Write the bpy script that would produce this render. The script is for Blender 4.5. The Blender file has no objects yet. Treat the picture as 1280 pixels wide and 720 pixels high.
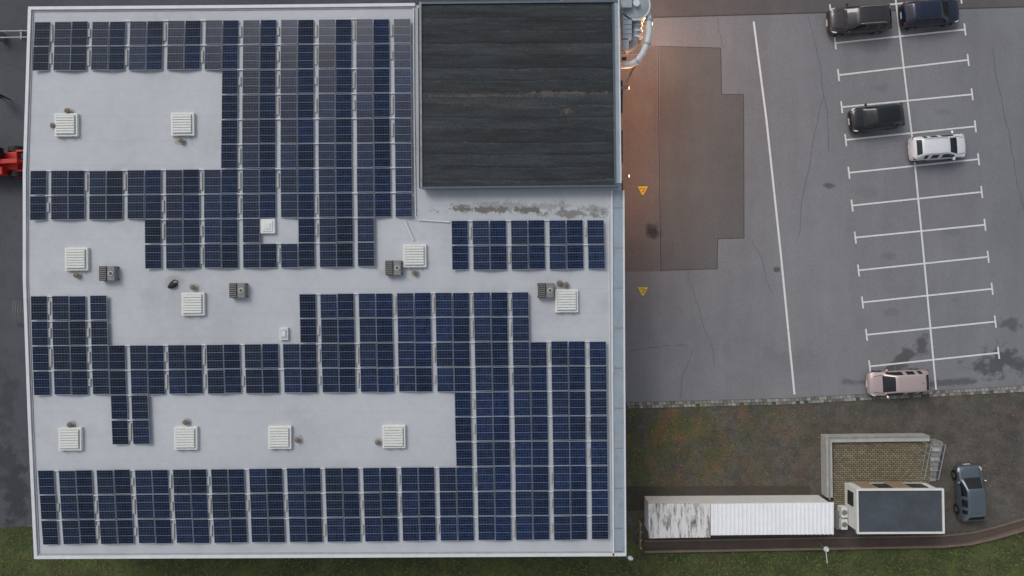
import bpy, math, random
import numpy as np
from mathutils import Vector, Matrix
random.seed(7); np.random.seed(7)
H=55.0; S=0.06
scene=bpy.context.scene
def P(px,py,z=0.0):
    s=S*(H-z)/H
    return Vector(((px-640)*s,-(py-360)*s,z))
def lin(c):
    c/=255.0
    return c/12.92 if c<=0.04045 else ((c+0.055)/1.055)**2.4
def C(r,g,b,k=1.0): return (lin(r)*k,lin(g)*k,lin(b)*k,1.0)

# ---------------------------------------------------------------- nodes
class NT:
    def __init__(s,name):
        s.m=bpy.data.materials.new(name); s.m.use_nodes=True
        s.t=s.m.node_tree; s.b=s.t.nodes['Principled BSDF']
        s.pos=None
    def n(s,typ,ins=None,**kw):
        nd=s.t.nodes.new(typ)
        for k,v in kw.items(): setattr(nd,k,v)
        if ins:
            for k,v in ins.items(): s.set(nd.inputs[k],v)
        return nd
    def set(s,sock,v):
        if isinstance(v,bpy.types.NodeSocket): s.t.links.new(v,sock); return
        if isinstance(v,(tuple,list)):
            if sock.type=='VECTOR': v=tuple(v)[:3]
            elif sock.type=='RGBA' and len(v)==3: v=tuple(v)+(1.0,)
        sock.default_value=v
    def math(s,op,a,b=0.0,c=None,clamp=False):
        nd=s.n('ShaderNodeMath',operation=op,use_clamp=clamp)
        s.set(nd.inputs[0],a); s.set(nd.inputs[1],b)
        if c is not None: s.set(nd.inputs[2],c)
        return nd.outputs[0]
    def P(s):
        if s.pos is None: s.pos=s.n('ShaderNodeNewGeometry').outputs['Position']
        return s.pos
    def noise(s,scale,detail=4,rough=0.55,stretch=None,seed=0):
        v=s.P()
        mp=s.n('ShaderNodeMapping',{'Vector':v,'Location':(seed*13.7,seed*7.1,seed*3.3)})
        if stretch: mp.inputs['Scale'].default_value=stretch
        nd=s.n('ShaderNodeTexNoise',{'Vector':mp.outputs[0],'Scale':scale,'Detail':detail,'Roughness':rough})
        return nd.outputs['Fac']
    def ramp(s,f,a,b,lo=0.0,hi=1.0):
        nd=s.n('ShaderNodeMapRange',{'Value':f,'From Min':a,'From Max':b,'To Min':lo,'To Max':hi})
        return nd.outputs[0]
    def mix(s,f,a,b,mode='MIX'):
        nd=s.n('ShaderNodeMix',data_type='RGBA',blend_type=mode)
        s.set(nd.inputs[0],f); s.set(nd.inputs[6],a); s.set(nd.inputs[7],b)
        return nd.outputs[2]
    def scale(s,col,f):
        nd=s.n('ShaderNodeVectorMath',operation='SCALE')
        s.set(nd.inputs[0],col); s.set(nd.inputs['Scale'],f)
        return nd.outputs[0]
    def spot(s,px,py,rx,ry,z=0.0,rag=0.7,nz=None,ang=0):
        p=P(px,py,z); k=S*(H-z)/H
        mp=s.n('ShaderNodeMapping',{'Vector':s.P()},vector_type='TEXTURE')
        mp.inputs['Location'].default_value=(p.x,p.y,0)
        mp.inputs['Rotation'].default_value=(0,0,math.radians(ang))
        mp.inputs['Scale'].default_value=(rx*k,ry*k,1)
        fl=s.n('ShaderNodeVectorMath',{0:mp.outputs[0],1:(1,1,0)},operation='MULTIPLY')
        l=s.n('ShaderNodeVectorMath',{0:fl.outputs[0]},operation='LENGTH').outputs['Value']
        l=s.math('ADD',l,s.math('MULTIPLY',s.math('SUBTRACT',nz,0.5),rag*4))
        return s.ramp(l,1.0,0.55,0,1)
    def bump(s,f,st=0.3,d=0.02):
        b=s.n('ShaderNodeBump',{'Height':f,'Strength':st,'Distance':d})
        s.t.links.new(b.outputs[0],s.b.inputs['Normal'])
    def out(s,col,rough=0.7,metal=0.0,**kw):
        s.set(s.b.inputs['Base Color'],col); s.set(s.b.inputs['Roughness'],rough); s.set(s.b.inputs['Metallic'],metal)
        for k,v in kw.items(): s.set(s.b.inputs[k.replace('_',' ')],v)
        return s.m

def simple(name,col,rough=0.6,metal=0.0,var=0.12,scale=3.0,**kw):
    t=NT(name)
    f=t.ramp(t.noise(scale,3,0.6),0.3,0.7,1-var,1+var)
    return t.out(t.scale(col,f),rough,metal,**kw)

def asphalt(name,col,spots=(),var=0.1,grain=0.22,tint=None,blot=0.0):
    t=NT(name)
    f=t.ramp(t.noise(0.09,3,0.5,seed=1),0.3,0.7,1-var,1+var)
    f=t.math('MULTIPLY',f,t.ramp(t.noise(0.7,5,0.65,seed=2),0.3,0.7,1-var*0.7,1+var*0.7))
    fine=t.noise(9,3,0.8,seed=3)
    f=t.math('MULTIPLY',f,t.ramp(fine,0.25,0.75,1-grain,1+grain))
    f=t.math('MULTIPLY',f,t.ramp(t.noise(0.35,5,0.7,stretch=(1,0.12,1),seed=5),0.35,0.7,1.06,0.90))
    c=t.scale(col,f)
    if tint: c=t.mix(t.ramp(t.noise(0.25,5,0.7,seed=4),0.42,0.68,0,0.65),c,t.scale(tint,f))
    if blot: 
        c=t.scale(c,t.ramp(t.noise(0.5,6,0.75,seed=9),0.58,0.64,1,1-blot))
    rough=0.85
    tot=None
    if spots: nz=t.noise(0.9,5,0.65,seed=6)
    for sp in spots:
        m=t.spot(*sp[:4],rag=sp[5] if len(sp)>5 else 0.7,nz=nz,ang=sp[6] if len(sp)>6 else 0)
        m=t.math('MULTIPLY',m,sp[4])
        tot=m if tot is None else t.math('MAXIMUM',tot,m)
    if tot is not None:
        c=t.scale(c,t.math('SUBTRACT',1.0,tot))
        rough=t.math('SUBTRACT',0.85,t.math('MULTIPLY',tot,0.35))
    t.bump(fine,0.35,0.02)
    return t.out(c,rough)

# ---------------------------------------------------------------- mesh builder
class MB:
    def __init__(s): s.v=[];s.f=[];s.m=[];s.r=[];s.uv=[];s.mats=[]
    def mi(s,mat):
        if mat not in s.mats: s.mats.append(mat)
        return s.mats.index(mat)
    def face(s,pts,mat,rnd=0.0,uv=None):
        i=len(s.v); s.v.extend([tuple(p) for p in pts]); s.f.append(list(range(i,i+len(pts))))
        s.m.append(s.mi(mat)); s.r.append(rnd); s.uv.append(uv or [(0,0)]*len(pts))
    def hexa(s,b,t,mat,rnd=0.0,topmat=None,topuv=None):
        n=len(b)
        s.face(list(reversed(b)),mat,rnd)
        s.face(t,topmat or mat,rnd,topuv)
        for i in range(n):
            j=(i+1)%n
            s.face([b[i],b[j],t[j],t[i]],mat,rnd)
    def prism(s,poly,z0,z1,mat,rnd=0.0,topmat=None):
        poly=[(p[0],p[1]) for p in poly]
        a=sum(poly[i][0]*poly[(i+1)%len(poly)][1]-poly[(i+1)%len(poly)][0]*poly[i][1] for i in range(len(poly)))
        if a<0: poly=poly[::-1]
        s.hexa([(x,y,z0) for x,y in poly],[(x,y,z1) for x,y in poly],mat,rnd,topmat)
    def box(s,cx,cy,cz,sx,sy,sz,mat,rot=0.0,rnd=0.0,topmat=None):
        c,sn=math.cos(rot),math.sin(rot)
        q=[(-sx/2,-sy/2),(sx/2,-sy/2),(sx/2,sy/2),(-sx/2,sy/2)]
        s.prism([(cx+x*c-y*sn,cy+x*sn+y*c) for x,y in q],cz-sz/2,cz+sz/2,mat,rnd,topmat)
    def sheet(s,poly,z,mat,rnd=0.0):
        poly=[(p[0],p[1]) for p in poly]
        a=sum(poly[i][0]*poly[(i+1)%len(poly)][1]-poly[(i+1)%len(poly)][0]*poly[i][1] for i in range(len(poly)))
        if a<0: poly=poly[::-1]
        s.face([(x,y,z) for x,y in poly],mat,rnd)
    def strip(s,pts,w,z0,z1,mat,closed=False,flat=False):
        pts=[Vector((p[0],p[1])) for p in pts]; n=len(pts)
        L=[];R=[]
        for i in range(n):
            if closed: a=pts[i-1];b=pts[(i+1)%n]
            else: a=pts[max(i-1,0)];b=pts[min(i+1,n-1)]
            d1=(pts[i]-a); d2=(b-pts[i])
            if d1.length<1e-6:d1=d2
            if d2.length<1e-6:d2=d1
            d1=d1.normalized();d2=d2.normalized()
            n1=Vector((-d1.y,d1.x));n2=Vector((-d2.y,d2.x))
            m=(n1+n2).normalized(); k=1/max(0.3,m.dot(n1))
            L.append(pts[i]+m*w/2*k);R.append(pts[i]-m*w/2*k)
        rng=range(n) if closed else range(n-1)
        for i in rng:
            j=(i+1)%n
            q=lambda p,z:(p.x,p.y,z)
            s.face([q(R[i],z1),q(R[j],z1),q(L[j],z1),q(L[i],z1)],mat)
            if not flat:
                s.face([q(R[i],z0),q(R[j],z0),q(R[j],z1),q(R[i],z1)],mat)
                s.face([q(L[j],z0),q(L[i],z0),q(L[i],z1),q(L[j],z1)],mat)
        if not flat and not closed:
            for (i,fl) in ((0,1),(n-1,0)):
                q=[(L[i].x,L[i].y,z0),(R[i].x,R[i].y,z0),(R[i].x,R[i].y,z1),(L[i].x,L[i].y,z1)]
                s.face(q if fl else q[::-1],mat)
    def tube(s,pts,r,mat,seg=10,cap=True):
        pts=[Vector(p) for p in pts]; n=len(pts); rings=[]
        rr=r if isinstance(r,(list,tuple)) else [r]*n
        for i in range(n):
            d=(pts[min(i+1,n-1)]-pts[max(i-1,0)]).normalized()
            up=Vector((0,0,1)) if abs(d.z)<0.9 else Vector((1,0,0))
            a=d.cross(up).normalized(); b=a.cross(d).normalized()
            rings.append([pts[i]+(a*math.cos(2*math.pi*k/seg)+b*math.sin(2*math.pi*k/seg))*rr[i] for k in range(seg)])
        for i in range(n-1):
            for k in range(seg):
                l=(k+1)%seg
                s.face([rings[i][k],rings[i+1][k],rings[i+1][l],rings[i][l]],mat)
        if cap:
            s.face(rings[0],mat); s.face(rings[-1][::-1],mat)
    def obj(s,name,parent=None,smooth=False,bevel=0,merge=False,loc=None):
        me=bpy.data.meshes.new(name); me.from_pydata(s.v,[],s.f)
        for m in s.mats: me.materials.append(m)
        me.polygons.foreach_set('material_index',s.m)
        at=me.attributes.new('rnd','FLOAT','FACE'); at.data.foreach_set('value',s.r)
        uvl=me.uv_layers.new(name='UVMap')
        fl=[c for u in s.uv for p in u for c in p]
        uvl.data.foreach_set('uv',fl)
        me.update()
        o=bpy.data.objects.new(name,me); scene.collection.objects.link(o)
        if parent: o.parent=parent
        if merge or bevel or smooth:
            import bmesh
            bm=bmesh.new(); bm.from_mesh(me); bmesh.ops.remove_doubles(bm,verts=bm.verts,dist=0.0005)
            bmesh.ops.recalc_face_normals(bm,faces=bm.faces); bm.to_mesh(me); bm.free()
        if smooth:
            for p in me.polygons: p.use_smooth=True
            try:
                me.set_sharp_from_angle(angle=math.radians(40))
            except Exception: pass
        if bevel:
            b=o.modifiers.new('bevel','BEVEL'); b.width=bevel; b.segments=2; b.limit_method='ANGLE'
        return o
def empty(name,loc=(0,0,0),rot=0):
    e=bpy.data.objects.new(name,None); scene.collection.objects.link(e); e.location=loc; e.rotation_euler=(0,0,rot); return e

# ---------------------------------------------------------------- materials
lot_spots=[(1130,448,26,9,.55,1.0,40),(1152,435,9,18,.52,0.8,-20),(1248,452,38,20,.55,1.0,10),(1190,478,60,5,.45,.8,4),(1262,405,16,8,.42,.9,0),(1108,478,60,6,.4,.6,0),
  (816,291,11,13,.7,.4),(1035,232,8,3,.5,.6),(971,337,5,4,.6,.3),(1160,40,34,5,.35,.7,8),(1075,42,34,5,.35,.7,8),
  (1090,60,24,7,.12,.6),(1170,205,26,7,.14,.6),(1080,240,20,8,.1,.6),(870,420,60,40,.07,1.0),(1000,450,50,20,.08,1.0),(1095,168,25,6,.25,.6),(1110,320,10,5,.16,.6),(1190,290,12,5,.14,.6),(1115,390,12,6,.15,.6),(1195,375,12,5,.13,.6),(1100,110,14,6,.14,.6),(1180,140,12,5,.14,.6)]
M_ASPH=asphalt('asphalt_lot',C(126,127,131),lot_spots,var=0.07,grain=0.2)
M_ASPH_T=asphalt('asphalt_road',C(98,94,94),var=0.1,grain=0.2)
M_ASPH_L=asphalt('asphalt_side',C(76,79,84),[(22,620,18,45,.6,1.0),(10,500,12,50,.35,1.0),(12,575,16,40,.5,1.0),(30,690,18,12,.6,.8)],var=0.15,grain=0.22,blot=.15)
M_PATCH=asphalt('asphalt_patch',C(103,101,101),[(816,291,11,13,.75,.5)],var=0.08,grain=0.2)
M_PATCH2=asphalt('asphalt_patch_old',C(110,106,105),[(816,291,11,13,.75,.5)],var=0.1,grain=0.22)
M_TAR=simple('tar_joint',C(68,66,66),0.7,var=.3)

def m_dirt():
    t=NT('dirt_yard')
    sep=t.n('ShaderNodeSeparateXYZ',{0:t.P()})
    n1=t.noise(0.28,5,0.7,seed=1); n2=t.noise(1.1,5,0.75,seed=2); fine=t.noise(8,3,0.8,seed=3)
    f=t.ramp(fine,0.25,0.75,0.6,1.4)
    f=t.math('MULTIPLY',f,t.ramp(n1,0.3,0.7,0.8,1.25))
    c=t.mix(t.ramp(n2,0.4,0.62),C(76,73,70),C(93,88,84))
    left=t.ramp(sep.outputs[0],24,13,0.2,1.0)
    low=t.ramp(sep.outputs[1],-16.5,-10,0.5,1.0)
    mm=t.math('MULTIPLY',left,low)
    g=t.math('MULTIPLY',t.ramp(t.noise(0.45,6,0.75,seed=5),0.44,0.55),mm)
    c=t.mix(t.math('MULTIPLY',g,0.85),c,C(82,88,50))
    r=t.math('MULTIPLY',t.ramp(t.noise(0.6,6,0.75,seed=8),0.5,0.6),mm)
    c=t.mix(t.math('MULTIPLY',r,0.65),c,C(122,86,66))
    r=t.math('MULTIPLY',t.ramp(t.noise(3.0,5,0.75,seed=11),0.55,0.66),t.ramp(sep.outputs[0],38,16,0.25,.9))
    c=t.mix(t.math('MULTIPLY',r,0.6),c,C(54,52,42))
    t.bump(n2,0.5,0.05)
    return t.out(t.scale(c,f),0.95)
M_DIRT=m_dirt()
def m_grass():
    t=NT('grass_ground')
    f=t.ramp(t.noise(5,4,0.8,seed=3),0.25,0.75,0.55,1.5)
    c=t.mix(t.ramp(t.noise(0.5,5,0.7,seed=1),0.4,0.6),C(58,68,36),C(80,88,48))
    c=t.mix(t.ramp(t.noise(0.35,5,0.75,seed=6),0.52,0.64,0,.7),c,C(66,56,44))
    t.bump(t.noise(6,4,0.8),0.5,0.06)
    return t.out(t.scale(c,f),0.95)
M_GRASS=m_grass()
M_BED=asphalt('bed_soil',C(66,60,56),var=.2,grain=.35,tint=C(70,68,46))
M_PATH=asphalt('path_brown',C(88,77,70),var=.15,grain=.25)
def m_mark():
    t=NT('road_paint')
    w=t.ramp(t.noise(5,5,0.8,seed=2),0.54,0.72,0,.6)
    c=t.mix(w,C(222,224,224),C(140,141,143))
    return t.out(c,0.7)
M_MARK=m_mark()
M_YEL=simple('paint_yellow',C(232,200,50),0.7,var=.2,scale=6)

def m_roof():
    t=NT('roof_membrane')
    f=t.ramp(t.noise(0.12,4,0.6,seed=1),0.3,0.7,0.94,1.05)
    f=t.math('MULTIPLY',f,t.ramp(t.noise(1.4,5,0.7,seed=2),0.3,0.75,1.03,0.93))
    f=t.math('MULTIPLY',f,t.ramp(t.noise(10,3,0.7,seed=3),0.3,0.7,0.955,1.045))
    sep=t.n('ShaderNodeSeparateXYZ',{0:t.P()})
    fx=t.math('FRACT',t.math('MULTIPLY',t.math('ADD',sep.outputs[1],t.math('MULTIPLY',t.noise(0.2,2),0.15)),0.62))
    ln=t.math('LESS_THAN',fx,0.035)
    f=t.math('MULTIPLY',f,t.math('SUBTRACT',1.0,t.math('MULTIPLY',ln,0.06)))
    c=t.scale(C(188,192,197),f)
    st=t.ramp(t.noise(0.22,6,0.7,seed=7),0.54,0.7,0,.28)
    c=t.mix(st,c,C(140,142,140))
    nz=t.noise(2.2,6,0.75,seed=4)
    tot=None
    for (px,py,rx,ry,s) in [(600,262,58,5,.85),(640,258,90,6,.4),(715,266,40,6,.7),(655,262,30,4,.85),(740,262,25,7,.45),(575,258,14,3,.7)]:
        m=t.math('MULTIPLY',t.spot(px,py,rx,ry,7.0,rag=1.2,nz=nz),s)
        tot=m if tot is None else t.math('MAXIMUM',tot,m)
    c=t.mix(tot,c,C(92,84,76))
    tot=None
    for (px,py,rx,ry,s) in [(87,141,9,6,.3),(70,158,8,7,.3),(226,178,10,5,.5),(98,343,8,5,.3),(243,358,8,5,.3),(519,341,8,5,.3),(703,356,11,5,.3),(90,530,8,5,.3),(234,527,8,5,.3),(374,548,7,6,.3),(473,552,7,6,.3),(85,160,24,20,.14),(230,160,24,22,.14),(110,345,50,14,.12),(243,378,24,20,.12),(217,352,14,10,.3),(490,340,22,10,.2)]:
        m=t.math('MULTIPLY',t.spot(px,py,rx,ry,7.0,rag=.5,nz=nz),s)
        tot=m if tot is None else t.math('MAXIMUM',tot,m)
    c=t.mix(tot,c,C(118,108,96))
    t.bump(t.noise(3,3,.6),0.15,0.02)
    return t.out(c,0.6)
M_ROOF=m_roof()
def m_black():
    t=NT('bitumen_roof')
    sep=t.n('ShaderNodeSeparateXYZ',{0:t.P()})
    yy=t.math('ADD',sep.outputs[1],t.math('MULTIPLY',t.noise(0.22,4,.6),0.5))
    sc=t.math('MULTIPLY',yy,1.25)
    fr=t.math('FRACT',sc); row=t.math('FLOOR',sc)
    wn=t.n('ShaderNodeTexWhiteNoise',{'W':row},noise_dimensions='1D').outputs['Value']
    f=t.ramp(wn,0,1,0.8,1.2)
    edge=t.ramp(fr,0.0,0.2,0.0,1.0)
    edge=t.math('MAXIMUM',edge,t.ramp(t.noise(0.8,4,.7,stretch=(1,.3,1),seed=8),0.5,0.6,0,1))
    f=t.math('MULTIPLY',f,t.math('ADD',0.6,t.math('MULTIPLY',edge,0.4)))
    hi=t.math('MULTIPLY',t.ramp(fr,0.8,1.0,0,1),t.ramp(t.noise(1.2,4,.7,seed=12),.45,.6,0,.55))
    f=t.math('ADD',f,hi)
    f=t.math('MULTIPLY',f,t.ramp(t.noise(0.6,6,0.8,stretch=(0.3,2.8,1),seed=2),0.32,0.68,0.55,1.55))
    f=t.math('MULTIPLY',f,t.ramp(t.noise(7,3,0.8,seed=3),0.25,0.75,0.65,1.35))
    c=t.scale(C(53,57,59),f)
    nz=t.noise(2.6,6,0.8,seed=4); tot=None
    for (px,py,rx,ry,s) in [(620,120,100,1.3,.55),(705,116,55,2.4,.55),(709,139,6,4,.6),(600,119,40,2,.3)]:
        m=t.math('MULTIPLY',t.spot(px,py,rx,ry,7.8,rag=1.5,nz=nz),s)
        tot=m if tot is None else t.math('MAXIMUM',tot,m)
    c=t.mix(tot,c,C(112,98,84))
    t.bump(fr,0.2,0.03)
    return t.out(c,0.8,Specular_IOR_Level=.3)
M_BLACK=m_black()
def m_panel():
    t=NT('solar_glass')
    uv=t.n('ShaderNodeUVMap').outputs[0]
    sp=t.n('ShaderNodeSeparateXYZ',{0:uv}); u,v=sp.outputs[0],sp.outputs[1]
    rnd=t.n('ShaderNodeAttribute',attribute_name='rnd').outputs['Fac']
    cu=t.math('MULTIPLY',u,6.0); cv=t.math('MULTIPLY',v,9.0)
    comb=t.n('ShaderNodeCombineXYZ',{0:t.math('FLOOR',cu),1:t.math('FLOOR',cv),2:t.math('MULTIPLY',rnd,91.0)}).outputs[0]
    wn=t.n('ShaderNodeTexWhiteNoise',{'Vector':comb}).outputs['Value']
    sep=t.n('ShaderNodeSeparateXYZ',{0:t.P()})
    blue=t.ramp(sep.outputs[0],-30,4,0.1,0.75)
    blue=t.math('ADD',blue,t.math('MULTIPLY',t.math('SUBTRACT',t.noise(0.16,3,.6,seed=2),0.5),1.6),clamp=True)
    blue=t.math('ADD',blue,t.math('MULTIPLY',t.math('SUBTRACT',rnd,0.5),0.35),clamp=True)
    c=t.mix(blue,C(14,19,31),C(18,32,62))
    f=t.math('MULTIPLY',t.ramp(wn,0,1,0.55,1.5),t.ramp(rnd,0,1,0.85,1.15))
    c=t.scale(c,f)
    lu=t.math('LESS_THAN',t.math('PINGPONG',cu,0.5),0.05)
    lv=t.math('LESS_THAN',t.math('PINGPONG',cv,0.5),0.06)
    c=t.mix(t.math('MULTIPLY',lu,0.22),c,C(110,135,175))
    c=t.mix(t.math('MULTIPLY',lv,0.28),c,C(110,135,175))
    l3=t.math('LESS_THAN',t.math('PINGPONG',t.math('MULTIPLY',v,3.0),0.5),0.03)
    c=t.mix(t.math('MULTIPLY',l3,0.4),c,C(150,170,200))
    eu=t.math('LESS_THAN',t.math('PINGPONG',u,0.5),0.022)
    ev=t.math('LESS_THAN',t.math('PINGPONG',v,0.5),0.018)
    ed=t.math('MAXIMUM',t.math('MULTIPLY',eu,.5),t.math('MULTIPLY',ev,.8))
    c=t.mix(ed,c,C(160,168,182))
    dirt=t.ramp(t.noise(1.2,4,.7,seed=3),0.4,0.75,0,.05)
    c=t.mix(dirt,c,C(110,120,135))
    return t.out(c,0.2,0.0,Specular_IOR_Level=0.25)
M_PANEL=m_panel()
M_ALU=simple('aluminium',C(165,170,176),0.45,0.4,var=.08)
M_ALU_D=simple('alu_rail',C(132,136,140),0.5,0.2,var=.2)
M_EDGE=simple('roof_edge_white',C(214,217,220),0.5,var=.06,scale=1.5)
M_EDGE2=simple('edge_shadow_and_fittings_grey',C(160,163,166),0.6,var=.12,scale=1.5)  # grey for the painted parapet shadow line, also vent flanges and duct ribs
def m_gut():
    t=NT('gutter_metal')
    f=t.ramp(t.noise(1.0,5,.7),0.3,0.7,.88,1.1)
    c=t.scale(C(152,164,174),f)
    c=t.mix(t.ramp(t.noise(0.6,6,.8,stretch=(4,1,1),seed=4),0.56,0.7,0,.5),c,C(120,98,80))
    return t.out(c,0.5,0.1)
M_GUT=m_gut()
M_TRIM=simple('trim_dark',C(84,98,110),0.5,0.2,var=.1)
def m_wall():
    t=NT('facade_cladding')
    sep=t.n('ShaderNodeSeparateXYZ',{0:t.P()})
    w=t.math('PINGPONG',t.math('MULTIPLY',t.math('ADD',sep.outputs[0],sep.outputs[1]),4.0),0.5)
    t.bump(w,0.5,0.03)
    return t.out(t.scale(C(170,176,182),t.ramp(t.noise(.8,5,.6),.3,.7,.88,1.08)),0.5,0.1)
M_WALL=m_wall()
M_GLASSW=simple('window_glass',C(30,38,46),0.1,var=.1,Specular_IOR_Level=0.6)
M_CREAM=simple('skylight_plastic',C(222,224,219),0.45,var=.06,scale=6)
M_CREAMD=simple('skylight_groove',C(178,180,174),0.6,var=.15,scale=6)
M_BROWN=simple('vent_brown',C(118,104,90),0.7,var=.3,scale=8)
M_DARK=simple('dark_grille',C(70,69,68),0.6,var=.25,scale=8)
M_MID=simple('grey_metal',C(128,128,126),0.5,0.2,var=.15,scale=5)
M_BLK=simple('black_rubber',C(26,27,29),0.6,var=.15)
M_DUCT=simple('duct_grey',C(158,167,174),0.55,0.15,var=.15,scale=3)
M_PIPEW=simple('duct_white',C(206,210,212),0.5,0.0,var=.08,scale=3)
M_CONC=simple('concrete',C(140,140,136),0.85,var=.18,scale=2.5)
M_CONCL=simple('concrete_light',C(172,172,168),0.85,var=.12,scale=2.5)
M_WHITEW=simple('white_render',C(222,222,218),0.7,var=.05,scale=1.5)
M_DOOR=simple('door_tan',C(150,132,108),0.6,var=.1)

# ---------------------------------------------------------------- ground
def pp(l,z=0): return [P(x,y,z) for x,y in l]
g=MB(); g.sheet([(-1500,-1500),(1500,-1500),(1500,1500),(-1500,1500)],0,M_GRASS); g.obj('ground')
KERB=[(783,503),(993,497.5),(1088,492),(1180,487.5),(1280,482),(1800,452)]
g=MB(); g.sheet(pp([(-600,-600),(2000,-600),(2000,440)]+KERB[::-1][0:]+[(700,505),(700,655),(-600,660)]),0.004,M_ASPH); g.obj('parking_lot_asphalt')
g=MB(); g.sheet(pp([(-600,-600),(700,-600),(700,22),(300,22),(300,640),(200,655),(60,655),(0,660),(-600,664)]),0.008,M_ASPH_L); g.obj('side_road')
g=MB(); g.sheet(pp([(704,-600),(2000,-600),(2000,-25),(1280,8),(1040,15),(704,24)]),0.008,M_ASPH_T)
g.strip(pp([(790,22.5),(1040,15.5),(1280,8.5),(2000,-24)]),0.09,0.012,0.0125,M_TAR,flat=True); g.obj('access_road')
g=MB(); g.sheet(pp([(704,505)]+KERB+[(1800,590),(1280,655),(1225,668),(1180,674),(800,677),(704,677)]),0.004,M_DIRT); g.obj('dirt_yard')
g=MB(); g.sheet(pp([(740,608),(1012,607),(1014,632),(740,640)]),0.008,M_BED)
g.obj('planting_bed')
g=MB(); g.sheet(pp([(824,58),(901,60),(902,118),(929.5,118),(930,297.5),(897,298.5),(896.5,336),(826.5,338)]),0.008,M_PATCH)
g.sheet(pp([(760,56),(821,57),(825,339),(760,340)]),0.008,M_PATCH2)
g.strip(pp([(822.5,57),(824,200),(826,339)]),0.07,0,0.0125,M_TAR,flat=True)
g.strip(pp([(824,58),(901,60),(902,118),(929.5,118),(930,297.5),(897,298.5),(896.5,336),(826.5,338)]),0.05,0,0.0128,M_TAR,flat=True)
g.obj('asphalt_patch')
# hairline cracks
g=MB()
for (x,y,dx,dy,n) in ((785,440,9,-.5,9),(940,300,3,9,8),(860,338,3,10,12),(1010,20,2,12,14),(1240,60,3,14,24),(905,60,-1,-6,6),(1030,120,-2,11,16),(850,500,2,-9,7)):
    pts=[(x,y)]
    for k in range(n):
        x+=dx+random.uniform(-2,2); y+=dy+random.uniform(-2,2); pts.append((x,y))
    g.strip(pp(pts),0.022,0,0.0132,M_TAR,flat=True)
g.obj('asphalt_cracks')
g=MB()
g.strip(pp([(942,27),(958,150),(976,318),(993,493)]),0.15,0,0.016,M_MARK,flat=True)
g.obj('lane_line')
g=MB()
g.strip(pp([(1116,-30),(1129,80),(1141,180),(1155,325),(1170,487)]),0.13,0,0.016,M_MARK,flat=True)
rows=[((1038,13),(1201,-3)),((1044,54),(1206,37)),((1048,94),(1210,75)),((1052,134),(1215,118)),((1057,175),(1219,158)),((1061,216),(1223,199)),((1065,257),(1227,240)),((1069,297),(1231,281)),((1073,338),(1235,321)),((1078,378),(1240,361)),((1083,418.5),(1244,402)),((1087,458),(1248,441))]
for a,b in rows:
    g.strip(pp([a,b]),0.12,0,0.0195,M_MARK,flat=True)
    for q in (a,b):
        g.strip(pp([(q[0]-.9,q[1]-7.5),(q[0]+.9,q[1]+7.5)]),0.12,0,0.0225,M_MARK,flat=True)
g.obj('parking_bay_markings')
for (cx,cy) in ((803.5,237.5),(803.5,363.5)):
    g=MB(); r=6
    o=[(cx-6.5,cy-4.5),(cx+6.5,cy-4.5),(cx+1,cy+6),(cx-1,cy+6)]
    i=[(cx-3.4,cy-2.4),(cx+3.4,cy-2.4),(cx+.4,cy+3),(cx-.4,cy+3)]
    for k in range(4):
        l=(k+1)%4; g.sheet(pp([o[k],o[l],i[l],i[k]]),0.02,M_YEL)
    g.sheet(pp([(cx-3,cy-1.2),(cx+1.5,cy-2),(cx+.6,cy+.8),(cx-.6,cy+1.6)]),0.023,M_YEL)
    g.obj('warning_marking')
g=MB(); g.tube([P(816,289)+Vector((0,0,.0)),P(816,289)+Vector((0,0,.03))],0.3,M_DARK,20)
for k in range(-2,3): g.box(P(816,289).x+k*.1,P(816,289).y,0.034,0.04,0.4,0.01,M_BLK)
g.obj('manhole_cover')
def m_stone():
    t=NT('kerb_stone'); rnd=t.n('ShaderNodeAttribute',attribute_name='rnd').outputs['Fac']
    c=t.mix(rnd,C(100,98,94),C(158,156,151)); f=t.ramp(t.noise(7,4,.7),.3,.7,.8,1.2)
    return t.out(t.scale(c,f),0.85)
M_STONE=m_stone()
g=MB(); ks=pp(KERB)
for r_ in range(2):
    for i in range(len(ks)-1):
        a,b=ks[i],ks[i+1]; L=(b-a).length; n=int(L/0.3); d=(b-a).normalized(); nn=Vector((-d.y,d.x,0)); ang=math.atan2(d.y,d.x)
        for k in range(n):
            c=a+d*(k+.5+.25*r_)*L/n+nn*(-0.13-0.22*r_)
            if r_ and random.random()<.12: continue
            g.box(c.x,c.y,0.03,L/n-.03,0.2,0.07+random.random()*.02,M_STONE,ang+random.uniform(-.03,.03),random.random())
g.obj('cobble_kerb')

def m_rnd(name,c1,c2,rough=.9):
    t=NT(name); rnd=t.n('ShaderNodeAttribute',attribute_name='rnd').outputs['Fac']
    return t.out(t.mix(rnd,c1,c2),rough)
M_TUFT=m_rnd('grass_blades',C(62,76,36),C(116,124,70)); M_LEAF=m_rnd('leaf_litter',C(70,44,26),C(168,130,72))
g=MB()
def tuft(x,y,h):
    for k in range(4):
        a=random.uniform(0,6.28); w=.03; l=h*random.uniform(.6,1.2)
        dx,dy=math.cos(a),math.sin(a)
        g.face([(x-dy*w,y+dx*w,.0),(x+dy*w,y-dx*w,.0),(x+dx*l,y+dy*l,h*.5)],M_TUFT,random.random())
for k in range(6500):
    px=random.uniform(-30,1310); py=random.uniform(664,745)
    if px>790 and py<690-max(0,(px-1180)*.25)+0: continue
    if px<790 and py<664: continue
    p=P(px,py); tuft(p.x,p.y,random.uniform(.08,.22))
for k in range(1500):
    px=random.gauss(870,70); py=random.gauss(555,32)
    if 785<px<1020 and 512<py<605: 
        p=P(px,py); tuft(p.x,p.y,random.uniform(.04,.12))
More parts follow.
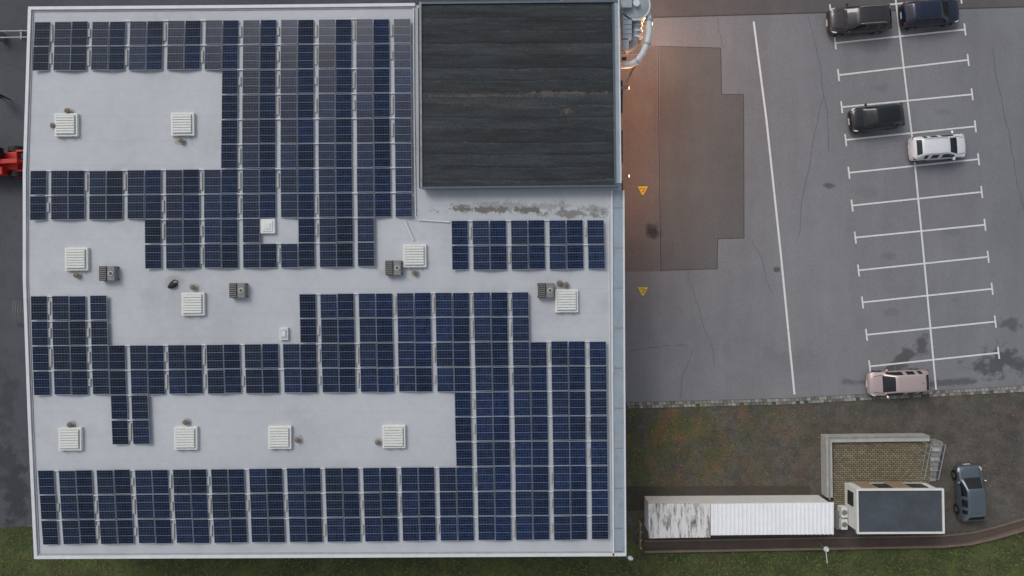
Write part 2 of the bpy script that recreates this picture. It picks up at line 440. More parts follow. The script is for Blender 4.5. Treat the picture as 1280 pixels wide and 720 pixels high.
for k in range(400):
    px=random.uniform(785,1280); py=random.gauss(510-(px-785)*.04,2.5)
    p=P(px,py); tuft(p.x,p.y,random.uniform(.04,.12))
g.obj('grass')
g=MB()
for k in range(1500):
    if random.random()<.72: px=random.uniform(783,1030) if random.random()<.75 else random.uniform(1030,1280); py=random.uniform(508,608)
    else: px=random.uniform(0,1280); py=random.uniform(696,718)
    p=P(px,py); a=random.uniform(0,6.28); s=random.uniform(.03,.07)
    if 1025<px<1190 and py>538: continue
    g.face([(p.x+s*math.cos(a+q),p.y+s*.7*math.sin(a+q),.03+.02*math.sin(q*1.5)) for q in (0,1.57,3.14,4.71)],M_LEAF,random.random())
g.obj('fallen_leaves')

# ---------------------------------------------------------------- main building
B=empty('industrial_building')
ZR=7.0
outl=[(38.5,11),(300,9),(519,6.5),(768,4),(773,120),(777,240),(779,460),(781,692),(400,694),(46,695.5),(38,520),(32,350),(32,215)]
ring=pp(outl,ZR)
g=MB(); g.prism(ring,0.0,ZR-0.25,M_WALL); g.obj('walls',B)
g=MB(); g.prism(ring,ZR-0.247,ZR,M_ROOF); g.obj('roof',B)
g=MB()
g.strip(pp([(781,692.5),(400,694.5),(46,696),(38,520),(32,350),(32,215),(38.5,11),(300,9),(519,6.5)],ZR),0.2,ZR-.3,ZR+.13,M_EDGE)
g.strip(pp([(778,689.5),(400,691),(49.5,692.5),(41.5,520),(35.5,350),(35.5,215),(42,14.5),(300,12.5),(516,10)],ZR),0.05,ZR,ZR+.05,M_EDGE2)  # thin grey strip inside the parapet, painted as its shadow line
g.obj('roof_edge_trim_and_shadow_line',B)
g=MB()
g.strip(pp([(771.5,238),(772.5,460),(774,694)],ZR),0.78,ZR-.12,ZR+.05,M_GUT)
g.strip(pp([(764.5,238),(765.2,460),(766.5,694)],ZR),0.10,ZR,ZR+.13,M_EDGE)
g.strip(pp([(779.3,238),(780.2,460),(781.7,694)],ZR),0.10,ZR-.3,ZR+.12,M_EDGE)
for k in range(9):
    y=260+k*50; g.strip(pp([(767.5,y),(778.3,y)],ZR),0.04,ZR+.05,ZR+.065,M_MID)
g.obj('gutter',B)
ZB=7.8
blk=pp([(526,6),(765,4),(767.5,231),(527.5,233.5)],ZB)
g=MB(); g.prism(blk,ZR,ZB-.02,M_TRIM); g.obj('raised_block',B)
g=MB(); g.prism(blk,ZB-.018,ZB+.02,M_BLACK)
g.obj('bitumen_roof',B)
g=MB()
g.strip(pp([(525.5,3),(526.8,235)],ZB),0.14,ZB-.3,ZB+.11,M_ALU_D)
g.strip(pp([(528,235),(773,232.5)],ZB),0.13,ZB-.3,ZB+.1,M_TRIM)
g.strip(pp([(526,4.5),(775,2)],ZB),0.13,ZB-.3,ZB+.105,M_TRIM)
g.strip(pp([(766.2,5.5),(768.8,231)],ZB),0.12,ZB-.3,ZB+.12,M_TRIM)
g.strip(pp([(769.8,-1),(772.6,229)],ZB),0.24,ZB-.3,ZB+.06,M_GUT)
g.strip(pp([(773.0,-1),(775.8,229)],ZB),0.08,ZB-.3,ZB+.13,M_EDGE)
g.obj('raised_block_trim',B)
g=MB()
g.tube(pp([(517,10),(517.5,120),(519,240),(519.5,270),(523,275),(562,277.5)],ZR+.08),0.045,M_EDGE,8)
g.tube(pp([(506,276),(517,300)],ZR+.1),0.05,M_EDGE,8)
g.tube(pp([(523,10),(524.5,235)],ZR+.06),0.03,M_BLK,6)
g.tube(pp([(761,270),(762,430),(764,684)],ZR+.05),0.03,M_EDGE,6)
g.obj('conduit',B)
g=MB()
for k in range(9):
    y=13-k*3.4
    g.box(P(779.3,0,ZR).x+.05,y,4.6,0.35,2.2,1.2,M_GLASSW)
for k in range(3): g.box(P(779.3,0,ZR).x+.05,8-k*9,1.6,0.4,3.2,3.2,M_MID)
for k in range(10): g.box(-28+k*3.6,P(0,695,ZR).y-.02,4.6,2.2,0.2,1.2,M_GLASSW)
g.obj('windows_and_doors',B)

# ---------------------------------------------------------------- solar
ys=[55,240,305,400,460,525,630]
A2=np.polyfit(ys,[65,60,60,63,65,67.5,72],2); B2=np.polyfit(ys,[47.2,47.85,48.0,47.9,47.8,47.7,47.45],2)
def xg(k,y): return float(np.polyval(A2,y)+np.polyval(B2,y)*k)
def yl(y0,x): return y0-0.0088*(x-40)
T=[27+31.05*i for i in range(11)]; Lw=[370+31.12*i for i in range(11)]
def xe(j,y,side):
    k=j//2
    if j%2==0: return xg(k,y)+(2.9 if side==0 else 23.8)
    return xg(k,y)+24.6 if side==0 else xg(k+1,y)-2.9
def panel(mb,j,y0,y1):
    zl,zh=ZR+.12,ZR+.28
    y0+=.4;y1-=.4
    jit=random.uniform(-.45,.45)
    dx=random.uniform(-.3,.3)
    def pt(side,yy,z):
        x=xe(j,yy,side)+dx; return P(x,yl(yy+jit,x),z)
    zz=(zl,zh) if j%2==0 else (zh,zl)
    if random.random()<.5: zz=(zz[0]+random.uniform(0,.015),zz[1]+random.uniform(0,.015))
    bt=[pt(0,y1,zz[0]),pt(1,y1,zz[1]),pt(1,y0,zz[1]),pt(0,y0,zz[0])]
    lo=[p-Vector((0,0,.04)) for p in bt]
    mb.hexa(lo,bt,M_ALU,random.random(),topmat=M_PANEL,topuv=[(0,0),(1,0),(1,1),(0,1)])
def block(specs):
    mb=MB(); rails=MB()
    for (rows,r0,r1,j0,j1,skip) in specs:
        for r in range(r0,r1):
            for j in range(j0,j1+1):
                if (r,j) in skip: continue
                panel(mb,j,rows[r],rows[r+1])
                if j%2==0:
                    yy=rows[r]+.5
                    a=xe(j,yy,0)-6; b=xe(j,yy,0)+1
                    if random.random()<.8:
                        rails.strip([P(a,yl(yy,a),ZR),P(b,yl(yy,b),ZR)],0.07,ZR+.04,ZR+.10,M_EDGE)
                if j%2==1:
                    yy=rows[r]+15; x=xe(j,yy,1)+2.9
                    if random.random()<.5: rails.box(P(x,0,ZR).x,P(0,yl(yy,x),ZR).y,ZR+.05,0.14,random.uniform(.5,1.2),0.08,M_CONCL)
    e=empty('solar_panel_array')
    mb.obj('panels',e); rails.obj('mounting_rails',e)
block([(T,0,2,-1,18,()),(T,2,6,9,18,()),(T,6,8,-1,18,()),(T,8,10,5,16,{(8,11),(8,12)})])
RB=[280.5,311.5,342.6]
block([(RB,0,2,21,28,())])
block([(Lw,0,2,-1,2,()),(Lw,0,2,13,24,()),(Lw,2,4,-1,28,()),(Lw,4,6,3,4,()),(Lw,4,7,21,28,()),(Lw,7,10,-1,28,())])

# ---------------------------------------------------------------- roof items
def hatch(px,py,vents,size=1.5):
    c=P(px,py,ZR); e=empty('roof_skylight',(c.x,c.y,0),math.radians(0.6))
    g=MB(); s=size
    g.box(0,0,ZR+.12,s*1.0,s*1.0,.24,M_CREAM); g.obj('upstand',e,bevel=.02)
    g=MB(); g.box(0,0,ZR+.27,s*.84,s*.84,.06,M_CREAMD)
    n=7
    for k in range(n):
        x=(k-(n-1)/2)*s*.113
        g.box(0,x,ZR+.325,s*.8,s*.088,.05,M_CREAM)
    g.obj('ribbed_lid',e,bevel=.012)
    g=MB(); g.box(-s*.25,-s*.53,ZR+.2,.1,.06,.1,M_MID); g.box(s*.25,-s*.53,ZR+.2,.1,.06,.1,M_MID); g.obj('hinges',e)
    for vx,vy in vents:
        v=P(vx,vy,ZR); g=MB()
        g.tube([(v.x,v.y,ZR),(v.x,v.y,ZR+.04)],.24,M_EDGE2,16)
        g.tube([(v.x,v.y,ZR+.02),(v.x,v.y,ZR+.26)],.12,M_CREAMD,14)
        g.tube([(v.x,v.y,ZR+.26),(v.x,v.y,ZR+.31),(v.x,v.y,ZR+.36)],[.17,.165,.07],M_BROWN,16)
        g.obj('vent_pipe',smooth=True)
hatch(85,157,[(87,139.5),(69,158)]); hatch(230,156,[(228,176.5)]); hatch(98,324,[(98,344)]); hatch(243,380,[(243,359)])
hatch(519,320,[(519,341)]); hatch(708,376,[(707,356),(699,354)]); hatch(90,548,[(90,530)]); hatch(234,547,[(234,527)])
hatch(351,546,[(373,549)]); hatch(493,545,[(473,552)])
def box_hatch(px,py,sx,sy,inner=True):
    c=P(px,py,ZR); g=MB(); g.box(c.x,c.y,ZR+.12,sx,sy,.24,M_EDGE,0.01)
    g.box(c.x,c.y,ZR+.26,sx*.7,sy*.7,.05,M_CREAM if inner else M_CREAMD,0.01)
    g.box(c.x,c.y,ZR+.29,sx*.45,sy*.45,.05,M_EDGE,0.01)
    g.obj('roof_hatch',bevel=.02)
box_hatch(336,283,.95,.95); box_hatch(356,417,.55,.8,False)
def hvac(px,py):
    c=P(px,py,ZR); e=empty('air_handling_unit',(c.x,c.y,0),0.01)
    g=MB(); g.box(-.26,0,ZR+.28,.5,.95,.5,M_DARK); g.box(.26,0,ZR+.28,.48,.95,.5,M_MID); g.obj('casing',e,bevel=.02)
    g=MB()
    for k in range(7): g.box(-.26,-.39+k*.13,ZR+.55,.42,.05,.03,M_MID)
    g.tube([(.26,0,ZR+.53),(.26,0,ZR+.57)],.17,M_CREAMD,16); g.tube([(.26,0,ZR+.57),(.26,0,ZR+.60)],.09,M_DARK,12)
    g.obj('grille',e)
    g=MB(); g.box(0,.4,ZR+.02,1.1,.08,.04,M_BLK); g.box(0,-.4,ZR+.02,1.1,.08,.04,M_BLK); g.obj('feet',e)
for q in ((139,342),(300,363),(493,335),(682,363)): hvac(*q)
g=MB()
c=P(217,357,ZR)
def V3(a): return Vector(a)
g.tube([c+V3((-.28,-.12,.08)),c+V3((-.1,0,.12)),c+V3((.1,.05,.12)),c+V3((.26,.12,.07))],[.1,.19,.17,.08],M_BLK,10)
g.tube([c+V3((.2,.1,.03)),c+V3((.3,.3,.03)),c+V3((.05,.38,.03)),c+V3((-.2,.2,.03))],.03,M_BLK,6)
g.obj('cable_bag',smooth=True)

D=empty('ventilation_duct')
g=MB()
cc=P(795,5,7.2)
def at(p,z): return (p.x,p.y,z)
g.tube([at(cc,4.5),at(cc,6.9)],.95,M_DUCT,28); g.tube([at(cc,6.9),at(cc,7.0)],[.99,.99],M_PIPEW,28); g.tube([at(cc,7.0),at(cc,7.15)],[.9,.3],M_DUCT,28)
g.tube([at(cc,7.1),at(cc,7.4)],.22,M_PIPEW,14)
g.tube([P(796,22,6.2),P(795,40,6.2),P(790,56,6.1),P(780,62,6.0)],.36,M_DUCT,18)
for k in range(4): 
    p=P(796,26+k*7,6.2); g.tube([(p.x,p.y+.05,6.2),(p.x,p.y-.05,6.2)],.40,M_PIPEW,18)
g.obj('cyclone',D,smooth=True)
g=MB()
arc=[P(808,10,6.6),P(811,24,6.6),P(811.5,40,6.6),P(809,54,6.6),P(804,66,6.6),P(797,76,6.5),P(788,81,6.4),P(776,82,6.4)]
g.tube(arc,.21,M_PIPEW,16)
for k in (1,3,5): g.tube([arc[k],arc[k]+(arc[k+1]-arc[k]).normalized()*.12],.26,M_DUCT,16)
g.obj('bend_pipe',D,smooth=True)
g=MB()
g.box(P(784,32,7).x,P(784,32,7).y,6.6,.62,1.7,.8,M_GUT); g.box(P(804,30,7).x,P(804,30,7).y,5.2,.3,1.6,.4,M_MID)
g.box(P(782,56,7).x,P(782,56,7).y,6.8,.45,.7,.4,M_DUCT); g.box(P(782,5,7).x,P(782,5,7).y,7.1,.7,.8,.7,M_DUCT)
for k in range(6): g.box(P(785,18+k*6,7).x,P(785,18+k*6,7).y,7.02,.56,.04,.05,M_EDGE2)
for k in range(3): g.box(P(794,12+k*24,7).x,P(794,12+k*24,7).y,5.8,1.5,.07,.07,M_MID)
g.box(P(782,70,7).x,P(782,70,7).y,6.3,.3,.25,.3,M_DARK)
g.obj('boxes',D,bevel=.03)
g=MB(); 
for (x,y) in ((795,5),(806,60)):
    p=P(x,y,6); g.tube([(p.x,p.y,0),(p.x,p.y,6)],.07,M_MID,8)
g.obj('supports',D)

M_EMW=NT('lamp_glow'); M_EMW.out(C(255,220,190),.5,Emission_Color=(1,.6,.4,1),Emission_Strength=3.5); M_EMW=M_EMW.m
def wlamp(px,py,z,power,rad=.25):
    p=P(px,py,z); e=empty('wall_lamp')
    g=MB(); g.box(p.x-.25,p.y,z+.05,.45,.12,.1,M_MID); g.box(p.x,p.y,z,.3,.22,.14,M_MID)
    g.obj('housing',e); g=MB(); g.box(p.x+.02,p.y,z-.09,.24,.18,.04,M_EMW); g.box(p.x+.175,p.y,z,.05,.16,.1,M_EMW); g.obj('lens',e)
    L=bpy.data.lights.new('lamp_light','POINT'); L.energy=power; L.color=(1,.44,.2); L.shadow_soft_size=rad
    o=bpy.data.objects.new('lamp_light',L); scene.collection.objects.link(o); o.parent=e; o.location=(p.x+.4,p.y,z-.25)
wlamp(783,220,5.2,420); wlamp(783,110,5.2,420); wlamp(812,30,5.4,700)
g=MB(); p=P(787,697,6.3)
g.box(p.x-.35,p.y+.1,6.3,.5,.06,.06,M_MID,-.3); g.tube([p+V3((-.12,.05,0)),p+V3((.02,-.02,.02)),p+V3((.2,-.1,0))],[.08,.16,.09],M_EDGE,12)
g.obj('floodlight',smooth=True)

# ---------------------------------------------------------------- shed
def m_streak():
    t=NT('aged_sheet'); 
    a=t.noise(1.3,6,.75,stretch=(3.0,.45,1),seed=3); b=t.noise(.8,5,.7,stretch=(2,.5,1),seed=6)
    c=t.mix(t.ramp(a,.49,.62),C(226,226,224),C(128,120,114)); c=t.mix(t.ramp(b,.58,.68),c,C(96,88,82))
    return t.out(c,.7)
M_STREAK=m_streak(); M_SHEETW=simple('white_sheet',C(240,242,244),.5,var=.03,scale=1)
E=empty('storage_shed'); zs=2.4
g=MB()
g.prism(pp([(813,632),(1040,630.5),(1040,666),(813,670)],zs),0,zs-.12,M_WHITEW); g.obj('walls',E)
g=MB(); g.prism(pp([(810,630),(887.5,629.5),(887.5,671.5),(811,673)],zs),zs-.116,zs,M_STREAK)
for k in range(20):
    x=811.5+k*3.95; g.strip(pp([(x,630.3),(x+.2,672)],zs),.09,zs,zs+.04,M_STREAK)
g.obj('old_roof',E)
g=MB(); g.prism(pp([(888.5,629.8),(1042,628),(1042,667.5),(888.5,669)],zs),zs-.116,zs+.03,M_SHEETW)
for k in range(30):
    x=891+k*5.15; g.strip(pp([(x,630),(x,668)],zs),.07,zs+.03,zs+.075,M_SHEETW)
g.obj('new_roof',E)
g=MB()
for k in range(5):
    g.box(P(850+k*42,629,zs).x,P(0,668,zs).y-.02,1.1,1.1,.12,1.9,M_MID)
g.obj('doors',E)

# ---------------------------------------------------------------- terrace, stairs, small building
E=empty('concrete_terrace'); zt=1.0
g=MB()
g.strip(pp([(1037.5,622),(1036.5,549.5),(1162,548)],zt),.42,0,zt,M_CONCL)
g.strip(pp([(1036.7,625),(1036,547),(1162,545.6)],zt),.1,zt,zt+.06,M_CONC)
g.obj('retaining_wall',E)
def m_paver():
    t=NT('grass_pavers'); br=t.n('ShaderNodeTexBrick',{'Vector':t.P(),'Scale':1.7,'Mortar Size':.05,'Color1':C(146,134,114),'Color2':C(116,106,88),'Mortar':C(78,74,54)})
    f=t.ramp(t.noise(3,5,.7),.3,.7,.75,1.25); return t.out(t.scale(br.outputs[0],f),.9)
g=MB(); g.prism(pp([(1041.5,553),(1162,552),(1163,640),(1041.5,640)],.7),0,.7,m_paver()); g.obj('paving',E)
E=empty('staircase')
g=MB(); x0=P(1164.5,0,.8).x; x1=P(1176,0,.8).x
for k in range(8):
    z=1.05-k*.13; y=P(0,555+k*6.2,z).y
    g.box((x0+x1)/2,y,z/2,x1-x0,.36,z,M_CONCL if k%2 else M_CONC)
g.obj('steps',E)
g=MB()
for xx in (P(1163,0,1.9).x,P(1178,0,1.6).x):
    ya,yb=P(0,556,1.9).y,P(0,600,1.2).y
    g.tube([(xx,ya,2.0),(xx,yb,1.1)],.035,M_ALU,8); g.tube([(xx,ya,1.5),(xx,yb,.6)],.025,M_ALU,8)
    for k in range(5):
        f=k/4; g.tube([(xx,ya+(yb-ya)*f,0.3),(xx,ya+(yb-ya)*f,2.0-.9*f)],.03,M_ALU,8)
g.obj('railing',E)
E=empty('small_flat_roof_building'); zh=2.8
q=[(1071,612),(1178,611.5),(1179,665.5),(1072,666)]
def m_sroof():
    t=NT('slate_membrane'); f=t.ramp(t.noise(.6,5,.7,seed=2),.3,.7,.75,1.25); f=t.math('MULTIPLY',f,t.ramp(t.noise(9,3,.7),.3,.7,.85,1.15))
    return t.out(t.scale(C(70,77,83),f),.6)
g=MB(); g.prism(pp([(1072.5,613),(1177,613),(1177.5,664.5),(1073,665)],zh),0,zh-.1,M_WHITEW); g.obj('walls',E)
g=MB(); g.prism(pp(q,zh),zh-.097,zh,m_sroof()); g.obj('roof',E)
g=MB(); g.strip(pp(q,zh),.12,zh-.15,zh+.1,M_WHITEW,closed=True); g.obj('roof_edge',E)
g=MB(); yn=P(0,613,zh).y
for (px,w,m) in ((1092,1.1,M_DOOR),(1112,1.0,M_GLASSW),(1133,1.3,M_DOOR),(1156,1.2,M_GLASSW)):
    g.box(P(px,0,zh).x,yn+.02,1.7 if m==M_GLASSW else 1.35,w,.1,1.0 if m==M_GLASSW else 2.0,m)
xw=P(1072.5,0,zh).x
g.box(xw-.02,P(0,628,zh).y,1.7,.1,1.0,.8,M_GLASSW)
g.obj('windows_and_doors',E)
g=MB()
for py in (640,655): 
    p=P(1056,py,1.2); g.box(xw-.3,p.y,1.0,.45,.75,.7,M_WHITEW); g.tube([(xw-.3,p.y,1.35),(xw-.3,p.y,1.38)],.2,M_MID,14)
g.obj('air_conditioner',E,bevel=.03)
g=MB(); p=P(1049,648,.5); g.box(p.x-.1,p.y,.45,.6,1.3,.9,M_CONCL); g.box(p.x-.1,p.y,.93,.66,1.36,.06,M_MID); g.obj('meter_cabinet',bevel=.02)

M_BRK=asphalt('wall_brownstone',C(118,102,92),var=.15,grain=.25)
cur=[(806,690),(950,687.5),(1100,685),(1180,683.5),(1215,680),(1245,673),(1280,663),(1400,630),(1700,560)]
g=MB(); g.strip(pp([(x,y-6) for x,y in cur],0),.85,0,.014,M_PATH,flat=True); g.obj('footpath')
g=MB(); g.strip(pp(cur,.35),.16,0,.35,M_BRK); g.strip(pp([(x,y-13) for x,y in cur],.2),.12,0,.12,M_BRK); g.obj('low_garden_wall')
g=MB(); 
for k in range(4): p=P(801,655+k*10,.8); g.box(p.x,p.y,.45,.14,.14,.9,M_DOOR)
p=P(801,670,.8); g.box(p.x,p.y,.7,.05,2.0,.12,M_DOOR); g.box(p.x,p.y,.35,.05,2.0,.12,M_DOOR)
g.obj('wooden_fence')
g=MB()
hd=P(1033.5,687,1.9)
g.tube([(hd.x,hd.y,0),(hd.x,hd.y,1.75)],.04,M_MID,8); g.tube([(hd.x,hd.y,1.7),(hd.x,hd.y,1.8),(hd.x,hd.y,1.98)],[.1,.2,.13],M_EDGE,12)
g.tube([(hd.x,hd.y,1.72),P(1034,704,1.5)],.035,M_EDGE,6)
g.obj('garden_lamp',smooth=True)

# ---------------------------------------------------------------- cars
M_CG=NT('car_glass').out(C(22,27,32),0.06,Specular_IOR_Level=0.7)
M_TYRE=M_BLK; M_RIM=simple('rim',C(150,152,155),.3,.8)
M_HL=simple('headlight',C(205,210,215),.15,var=.05); M_TL=simple('taillight',C(130,18,18),.25,var=.05)
M_PL=simple('plate',C(215,215,210),.5,var=.03)
def car(name,px,py,ang,L,W,Hc,col,metal=.5,kind='hatch',rails=False,pano=False):
    c=P(px,py,0.7); e=empty(name,(c.x,c.y,0.02),math.radians(ang))
    paint=NT('paint_'+name).out(col,0.32,metal,Coat_Weight=.7,Coat_Roughness=.08)
    tr=M_BLK
    rb={'hatch':-1.62,'wagon':-1.85,'suv':-1.75,'sedan':-1.1}[kind]
    st=[(-2.2,.60,.60,.52,.66),(-2.17,.76,.80,.62,.86),(-2.08,.84,.93,.70,1.0)]
    if kind=='sedan': st+=[(-1.95,.87,.95,.72,1.04),(-1.68,.885,.95,.72,1.06)]
    else: st+=[(-2.03,.86,.95,.69,1.06)]
    g0=len(st)-1
    st+=[(rb,.895,.96,.60,1.40),(rb+.1,.90,.96,.61,1.425)]
    r0=len(st)-1
    mids=[-.95,-.87,-.12,-.04] if kind=='sedan' else [-1.12,-1.04,-.22,-.14]
    for m in mids: st.append((m,.905,.955,.62,1.485))
    r1=len(st)
    st+=[(.30,.905,.95,.61,1.45),(.42,.905,.945,.60,1.425),(1.12,.90,.93,.70,1.02),(1.22,.895,.92,.72,.985),(1.65,.885,.87,.68,.93),(1.95,.85,.80,.62,.86),(2.1,.78,.70,.56,.76),(2.18,.64,.55,.48,.62)]
    sx,sw,sz=L/4.38,W/1.81,Hc/1.5
    mb=MB()
    rings=[]
    for (x,w,zb,wt,zt) in st:
        h=[(w*.90,.20),(w*.985,.32),(w,.58 if zb>.65 else zb*.8),(w*.975,zb),(wt,zt-.04),(wt*.90,zt-.008),(wt*.5,zt+.016)]
        r=[(x*sx,y*sw,z*sz) for y,z in h]+[(x*sx,0,(zt+.022)*sz)]+[(x*sx,-y*sw,z*sz) for y,z in reversed(h)]
        rings.append(r)
    n=len(rings[0]); gl=r1+1
    for i in range(len(rings)-1):
        for k in range(n-1):
            kk=min(k,n-2-k)
            mat=paint
            if kk==0: mat=tr
            if kk==3:
                if r0<=i<gl and not (st[i+1][0]-st[i][0]<.09): mat=M_CG
                elif i==gl: mat=M_CG
            if kk>=5:
                if i==gl or i==g0: mat=M_CG
                elif i==gl+1: mat=tr
                elif pano and r0+1<=i<gl-1: mat=M_CG
            mb.face([rings[i][k],rings[i+1][k],rings[i+1][k+1],rings[i][k+1]],mat)
    mb.face(rings[0],paint); mb.face(rings[-1][::-1],paint)
    for i in range(len(rings)-1):
        mb.face([rings[i][0],rings[i][-1],rings[i+1][-1],rings[i+1][0]],tr)
    o=mb.obj('body',e,smooth=False,merge=True)
    for p in o.data.polygons: p.use_smooth=True
    s=o.modifiers.new('s','SUBSURF'); s.levels=2; s.render_levels=2
    g=MB()
    for wx in (-1.32*sx,1.36*sx):
        for sd in (-1,1):
            yo=sd*.915*sw
            g.tube([(wx,yo-sd*.30,.33),(wx,yo-sd*.015,.33)],.385,tr,24)
            g.tube([(wx,yo-sd*.28,.32),(wx,yo-sd*.02,.32),(wx,yo+sd*.005,.32)],[.32,.32,.29],M_TYRE,24)
            g.tube([(wx,yo-sd*.1,.32),(wx,yo+sd*.012,.32)],[.2,.2],M_RIM,10)
    g.obj('wheels',e)
    g=MB()
    for sd in (-1,1):
        g.tube([(.98*sx,sd*.86*sw,.98*sz),(.96*sx,sd*.97*sw,1.0*sz),(.93*sx,sd*1.08*sw,.99*sz)],[.05,.10,.06],paint,8)
    g.obj('mirrors',e,smooth=True)
    g=MB()
    for sd in (-1,1):
        g.tube([(2.02*sx,sd*.72*sw,.70*sz),(1.90*sx,sd*.80*sw,.745*sz),(1.72*sx,sd*.855*sw,.80*sz)],[.045,.075,.03],M_HL,8)
        g.tube([(-2.14*sx,sd*.60*sw,.84*sz),(-2.07*sx,sd*.80*sw,.86*sz),(-1.93*sx,sd*.86*sw,.88*sz)],[.035,.065,.03],M_TL,8)
    g.box(2.19*sx,0,.42,.03,.5,.11,M_PL); g.box(-2.2*sx,0,.62,.03,.5,.11,M_PL)
    g.obj('lights',e,smooth=True)
    g=MB()
    for yy in (-.35,.15): g.tube([(1.16*sx,yy*sw,1.035*sz),(.98*sx,(yy+.4)*sw,1.13*sz)],.014,M_BLK,5)
    g.tube([(-1.3*sx,0,1.49*sz),(-1.36*sx,0,1.6*sz)],.012,M_BLK,5)
    for sd in (-1,1): g.tube([(1.18*sx,sd*.66*sw,.99*sz),(1.6*sx,sd*.625*sw,.945*sz),(1.9*sx,sd*.56*sw,.885*sz)],.012,M_BLK,5)
    if rails:
        for sd in (-1,1): g.tube([(-1.5*sx,sd*.58*sw,1.44*sz),(-1.3*sx,sd*.58*sw,1.53*sz),(.1*sx,sd*.58*sw,1.53*sz),(.3*sx,sd*.57*sw,1.46*sz)],.022,M_ALU,6)
    g.obj('trim',e)
car('parked_car',1074,24.5,184,4.6,1.92,1.62,C(62,59,61),.5,'suv',rails=True)
car('parked_car',1163,16,5,4.3,1.84,1.5,C(34,44,66),.5,'hatch')
car('parked_car',1096,147,187,3.95,1.8,1.48,C(30,32,36),.4,'hatch',pano=True)
car('parked_car',1173,184,4,4.1,1.8,1.5,C(222,225,228),.05,'hatch',rails=True)
car('parked_car',1123,478.5,183,4.5,1.82,1.48,C(190,172,170),.3,'hatch')
car('parked_car',1213,616,94,4.15,1.84,1.5,C(98,110,118),.5,'hatch')

# ---------------------------------------------------------------- telehandler
M_RED=simple('machine_red',C(190,38,30),.45,var=.15,scale=3)
c=P(8,202,1.0); E=empty('telehandler',(c.x,c.y,0),0.05)
g=MB(); g.box(-.9,0,.85,3.6,1.3,.6,M_RED); g.box(-2.3,0,1.15,1.0,1.9,.9,M_RED); g.box(-.8,-.75,1.3,1.8,.6,.7,M_RED); g.obj('chassis',E,bevel=.06)
g=MB(); g.box(-.7,.5,1.75,1.4,.9,1.1,M_GLASSW); g.box(-.7,.5,2.33,1.45,.95,.08,M_RED); g.obj('cab',E,bevel=.05)
g=MB(); g.box(-.6,-.15,1.75,4.0,.32,.36,M_RED)
g.tube([(1.3,-.15,1.7),(1.8,-.15,.9)],.13,M_RED,10); g.tube([(.0,-.15,1.2),(1.2,-.15,1.5)],.07,M_ALU,10); g.obj('boom',E,bevel=.03)
g=MB(); 
for y in (-.85,-.4,.1,.55,.95): g.box(1.75,y,.8,.1,.1,1.0,M_RED)
g.box(1.75,.05,1.28,.12,2.0,.12,M_RED); g.box(1.75,.05,.4,.12,2.0,.12,M_RED)
for y in (-.7,.75): g.box(1.1,y,.95,1.3,.14,.16,M_RED)
g.box(1.2,.4,.7,.8,.5,.3,M_DARK); g.obj('fork_carriage',E,bevel=.015)
g=MB()
for x in (-2.1,.5):
    for y in (-1,1): g.tube([(x,y*.75,.55),(x,y*1.12,.55)],.55,M_BLK,22); g.tube([(x,y*1.1,.55),(x,y*1.14,.55)],.25,M_RED,12)
g.obj('wheels',E)
g=MB()
for yy in (39,47):
    g.tube([P(-60,yy+1,.9),P(34,yy-.5,.9)],.05,M_ALU,8)
for x in (-40,-5,26):
    p=P(x,43,.9); g.box(p.x,p.y,.45,.12,.7,.9,M_ALU_D)
g.obj('pipe_barrier')
g=MB()
for k in range(5):
    p=P(17+k*3.2,390,.5); g.tube([(p.x,p.y-.9,0),(p.x,p.y-.9,.5),(p.x,p.y,.62),(p.x,p.y+.9,.5),(p.x,p.y+.9,0)],.022,M_MID,6)
g.obj('bicycle_rack')

pc=P(9,124,0); e=empty('walking_person',(pc.x,pc.y,0.01),math.radians(150))
M_CL=simple('dark_clothes',C(34,36,44),.9); M_SKIN=simple('skin',C(190,145,120),.6); M_HAIR=simple('hair',C(50,36,26),.8)
vs=[(0,0,.95,.15),(0,0,1.15,.14),(0,0,1.38,.16),(0,0,1.5,.06),(0,0,1.56,.055),
 (0,.1,.9,.1),(.16,.1,.5,.07),(.28,.1,.1,.05),(.42,.1,.05,.04),
 (0,-.1,.9,.1),(-.06,-.1,.5,.07),(-.32,-.1,.13,.05),(-.2,-.1,.05,.04),
 (0,.2,1.42,.065),(-.06,.25,1.14,.05),(.12,.27,.92,.04),(0,-.2,1.42,.065),(.04,-.25,1.14,.05),(.22,-.26,.94,.04)]
ed=[(0,1),(1,2),(2,3),(3,4),(0,5),(5,6),(6,7),(7,8),(0,9),(9,10),(10,11),(11,12),(2,13),(13,14),(14,15),(2,16),(16,17),(17,18)]
me=bpy.data.meshes.new('body'); me.from_pydata([v[:3] for v in vs],ed,[]); me.materials.append(M_CL)
o=bpy.data.objects.new('body',me); scene.collection.objects.link(o); o.parent=e
sk=o.modifiers.new('skin','SKIN')
for i,v in enumerate(vs): me.skin_vertices[0].data[i].radius=(v[3],v[3])
me.skin_vertices[0].data[0].use_root=True
o.modifiers.new('s','SUBSURF').render_levels=2
g=MB(); g.tube([(0.01,0,1.53),(.02,0,1.58),(.025,0,1.65),(.02,0,1.73),(.0,0,1.77)],[.05,.085,.1,.085,.03],M_SKIN,14)
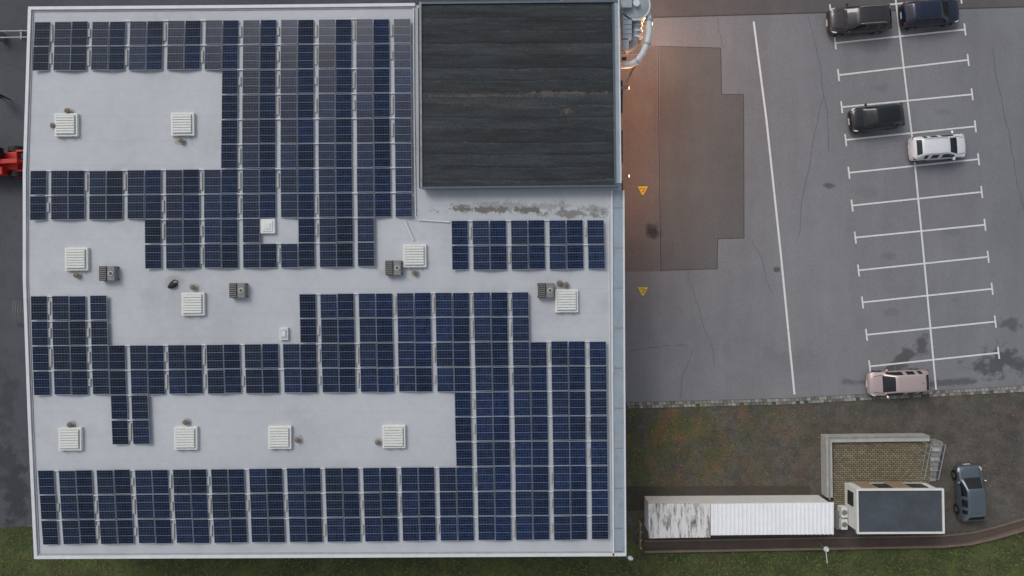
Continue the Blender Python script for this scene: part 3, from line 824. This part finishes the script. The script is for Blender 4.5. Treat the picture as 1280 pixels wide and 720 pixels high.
g.tube([(.11,0,1.66),(.14,0,1.63)],[.02,.012],M_SKIN,6); g.obj('head',e,smooth=True)
g=MB(); g.tube([(-.03,0,1.62),(-.02,0,1.70),(-.01,0,1.76),(0,0,1.79)],[.1,.108,.08,.03],M_HAIR,14); g.obj('hair',e,smooth=True)
for y,x in ((.27,.14),(-.26,.24)):
    g=MB(); g.tube([(x-.02,y,.93),(x+.02,y,.86)],[.035,.03],M_SKIN,8)
    for k in range(4): g.tube([(x-.02+k*.02,y,.87),(x+.0+k*.02,y,.80+.008*abs(k-1.5))],.009,M_SKIN,5)
    g.tube([(x+.04,y,.9),(x+.06,y-.02,.85)],.01,M_SKIN,5); g.obj('hand',e)

# ---------------------------------------------------------------- light
w=bpy.data.worlds.new('World'); scene.world=w; w.use_nodes=True
nt=w.node_tree; bg=nt.nodes['Background']
sky=nt.nodes.new('ShaderNodeTexSky'); sky.sky_type='NISHITA'; sky.sun_disc=False
sky.sun_elevation=math.radians(48); sky.sun_rotation=math.radians(-40); sky.air_density=1.0; sky.dust_density=3.0
hs=nt.nodes.new('ShaderNodeHueSaturation'); hs.inputs['Saturation'].default_value=.38
nt.links.new(sky.outputs[0],hs.inputs['Color']); nt.links.new(hs.outputs[0],bg.inputs['Color']); bg.inputs['Strength'].default_value=.12
sl=bpy.data.lights.new('sun','SUN'); sl.energy=.75; sl.angle=math.radians(22); sl.color=(1,.97,.92)
so=bpy.data.objects.new('sun',sl); scene.collection.objects.link(so)
el,az=math.radians(48),math.radians(-40)
d=Vector((math.sin(az)*math.cos(el),math.cos(az)*math.cos(el),math.sin(el)))
so.rotation_euler=d.to_track_quat('Z','Y').to_euler(); so.location=d*60
scene.view_settings.view_transform='Standard'; scene.view_settings.look='None'; scene.view_settings.exposure=0
cam=bpy.data.cameras.new('cam'); cam.sensor_width=36; cam.lens=18*H/(640*S); cam.clip_end=4000; cam.clip_start=.5
co=bpy.data.objects.new('camera',cam); scene.collection.objects.link(co); co.location=(0,0,H); scene.camera=co
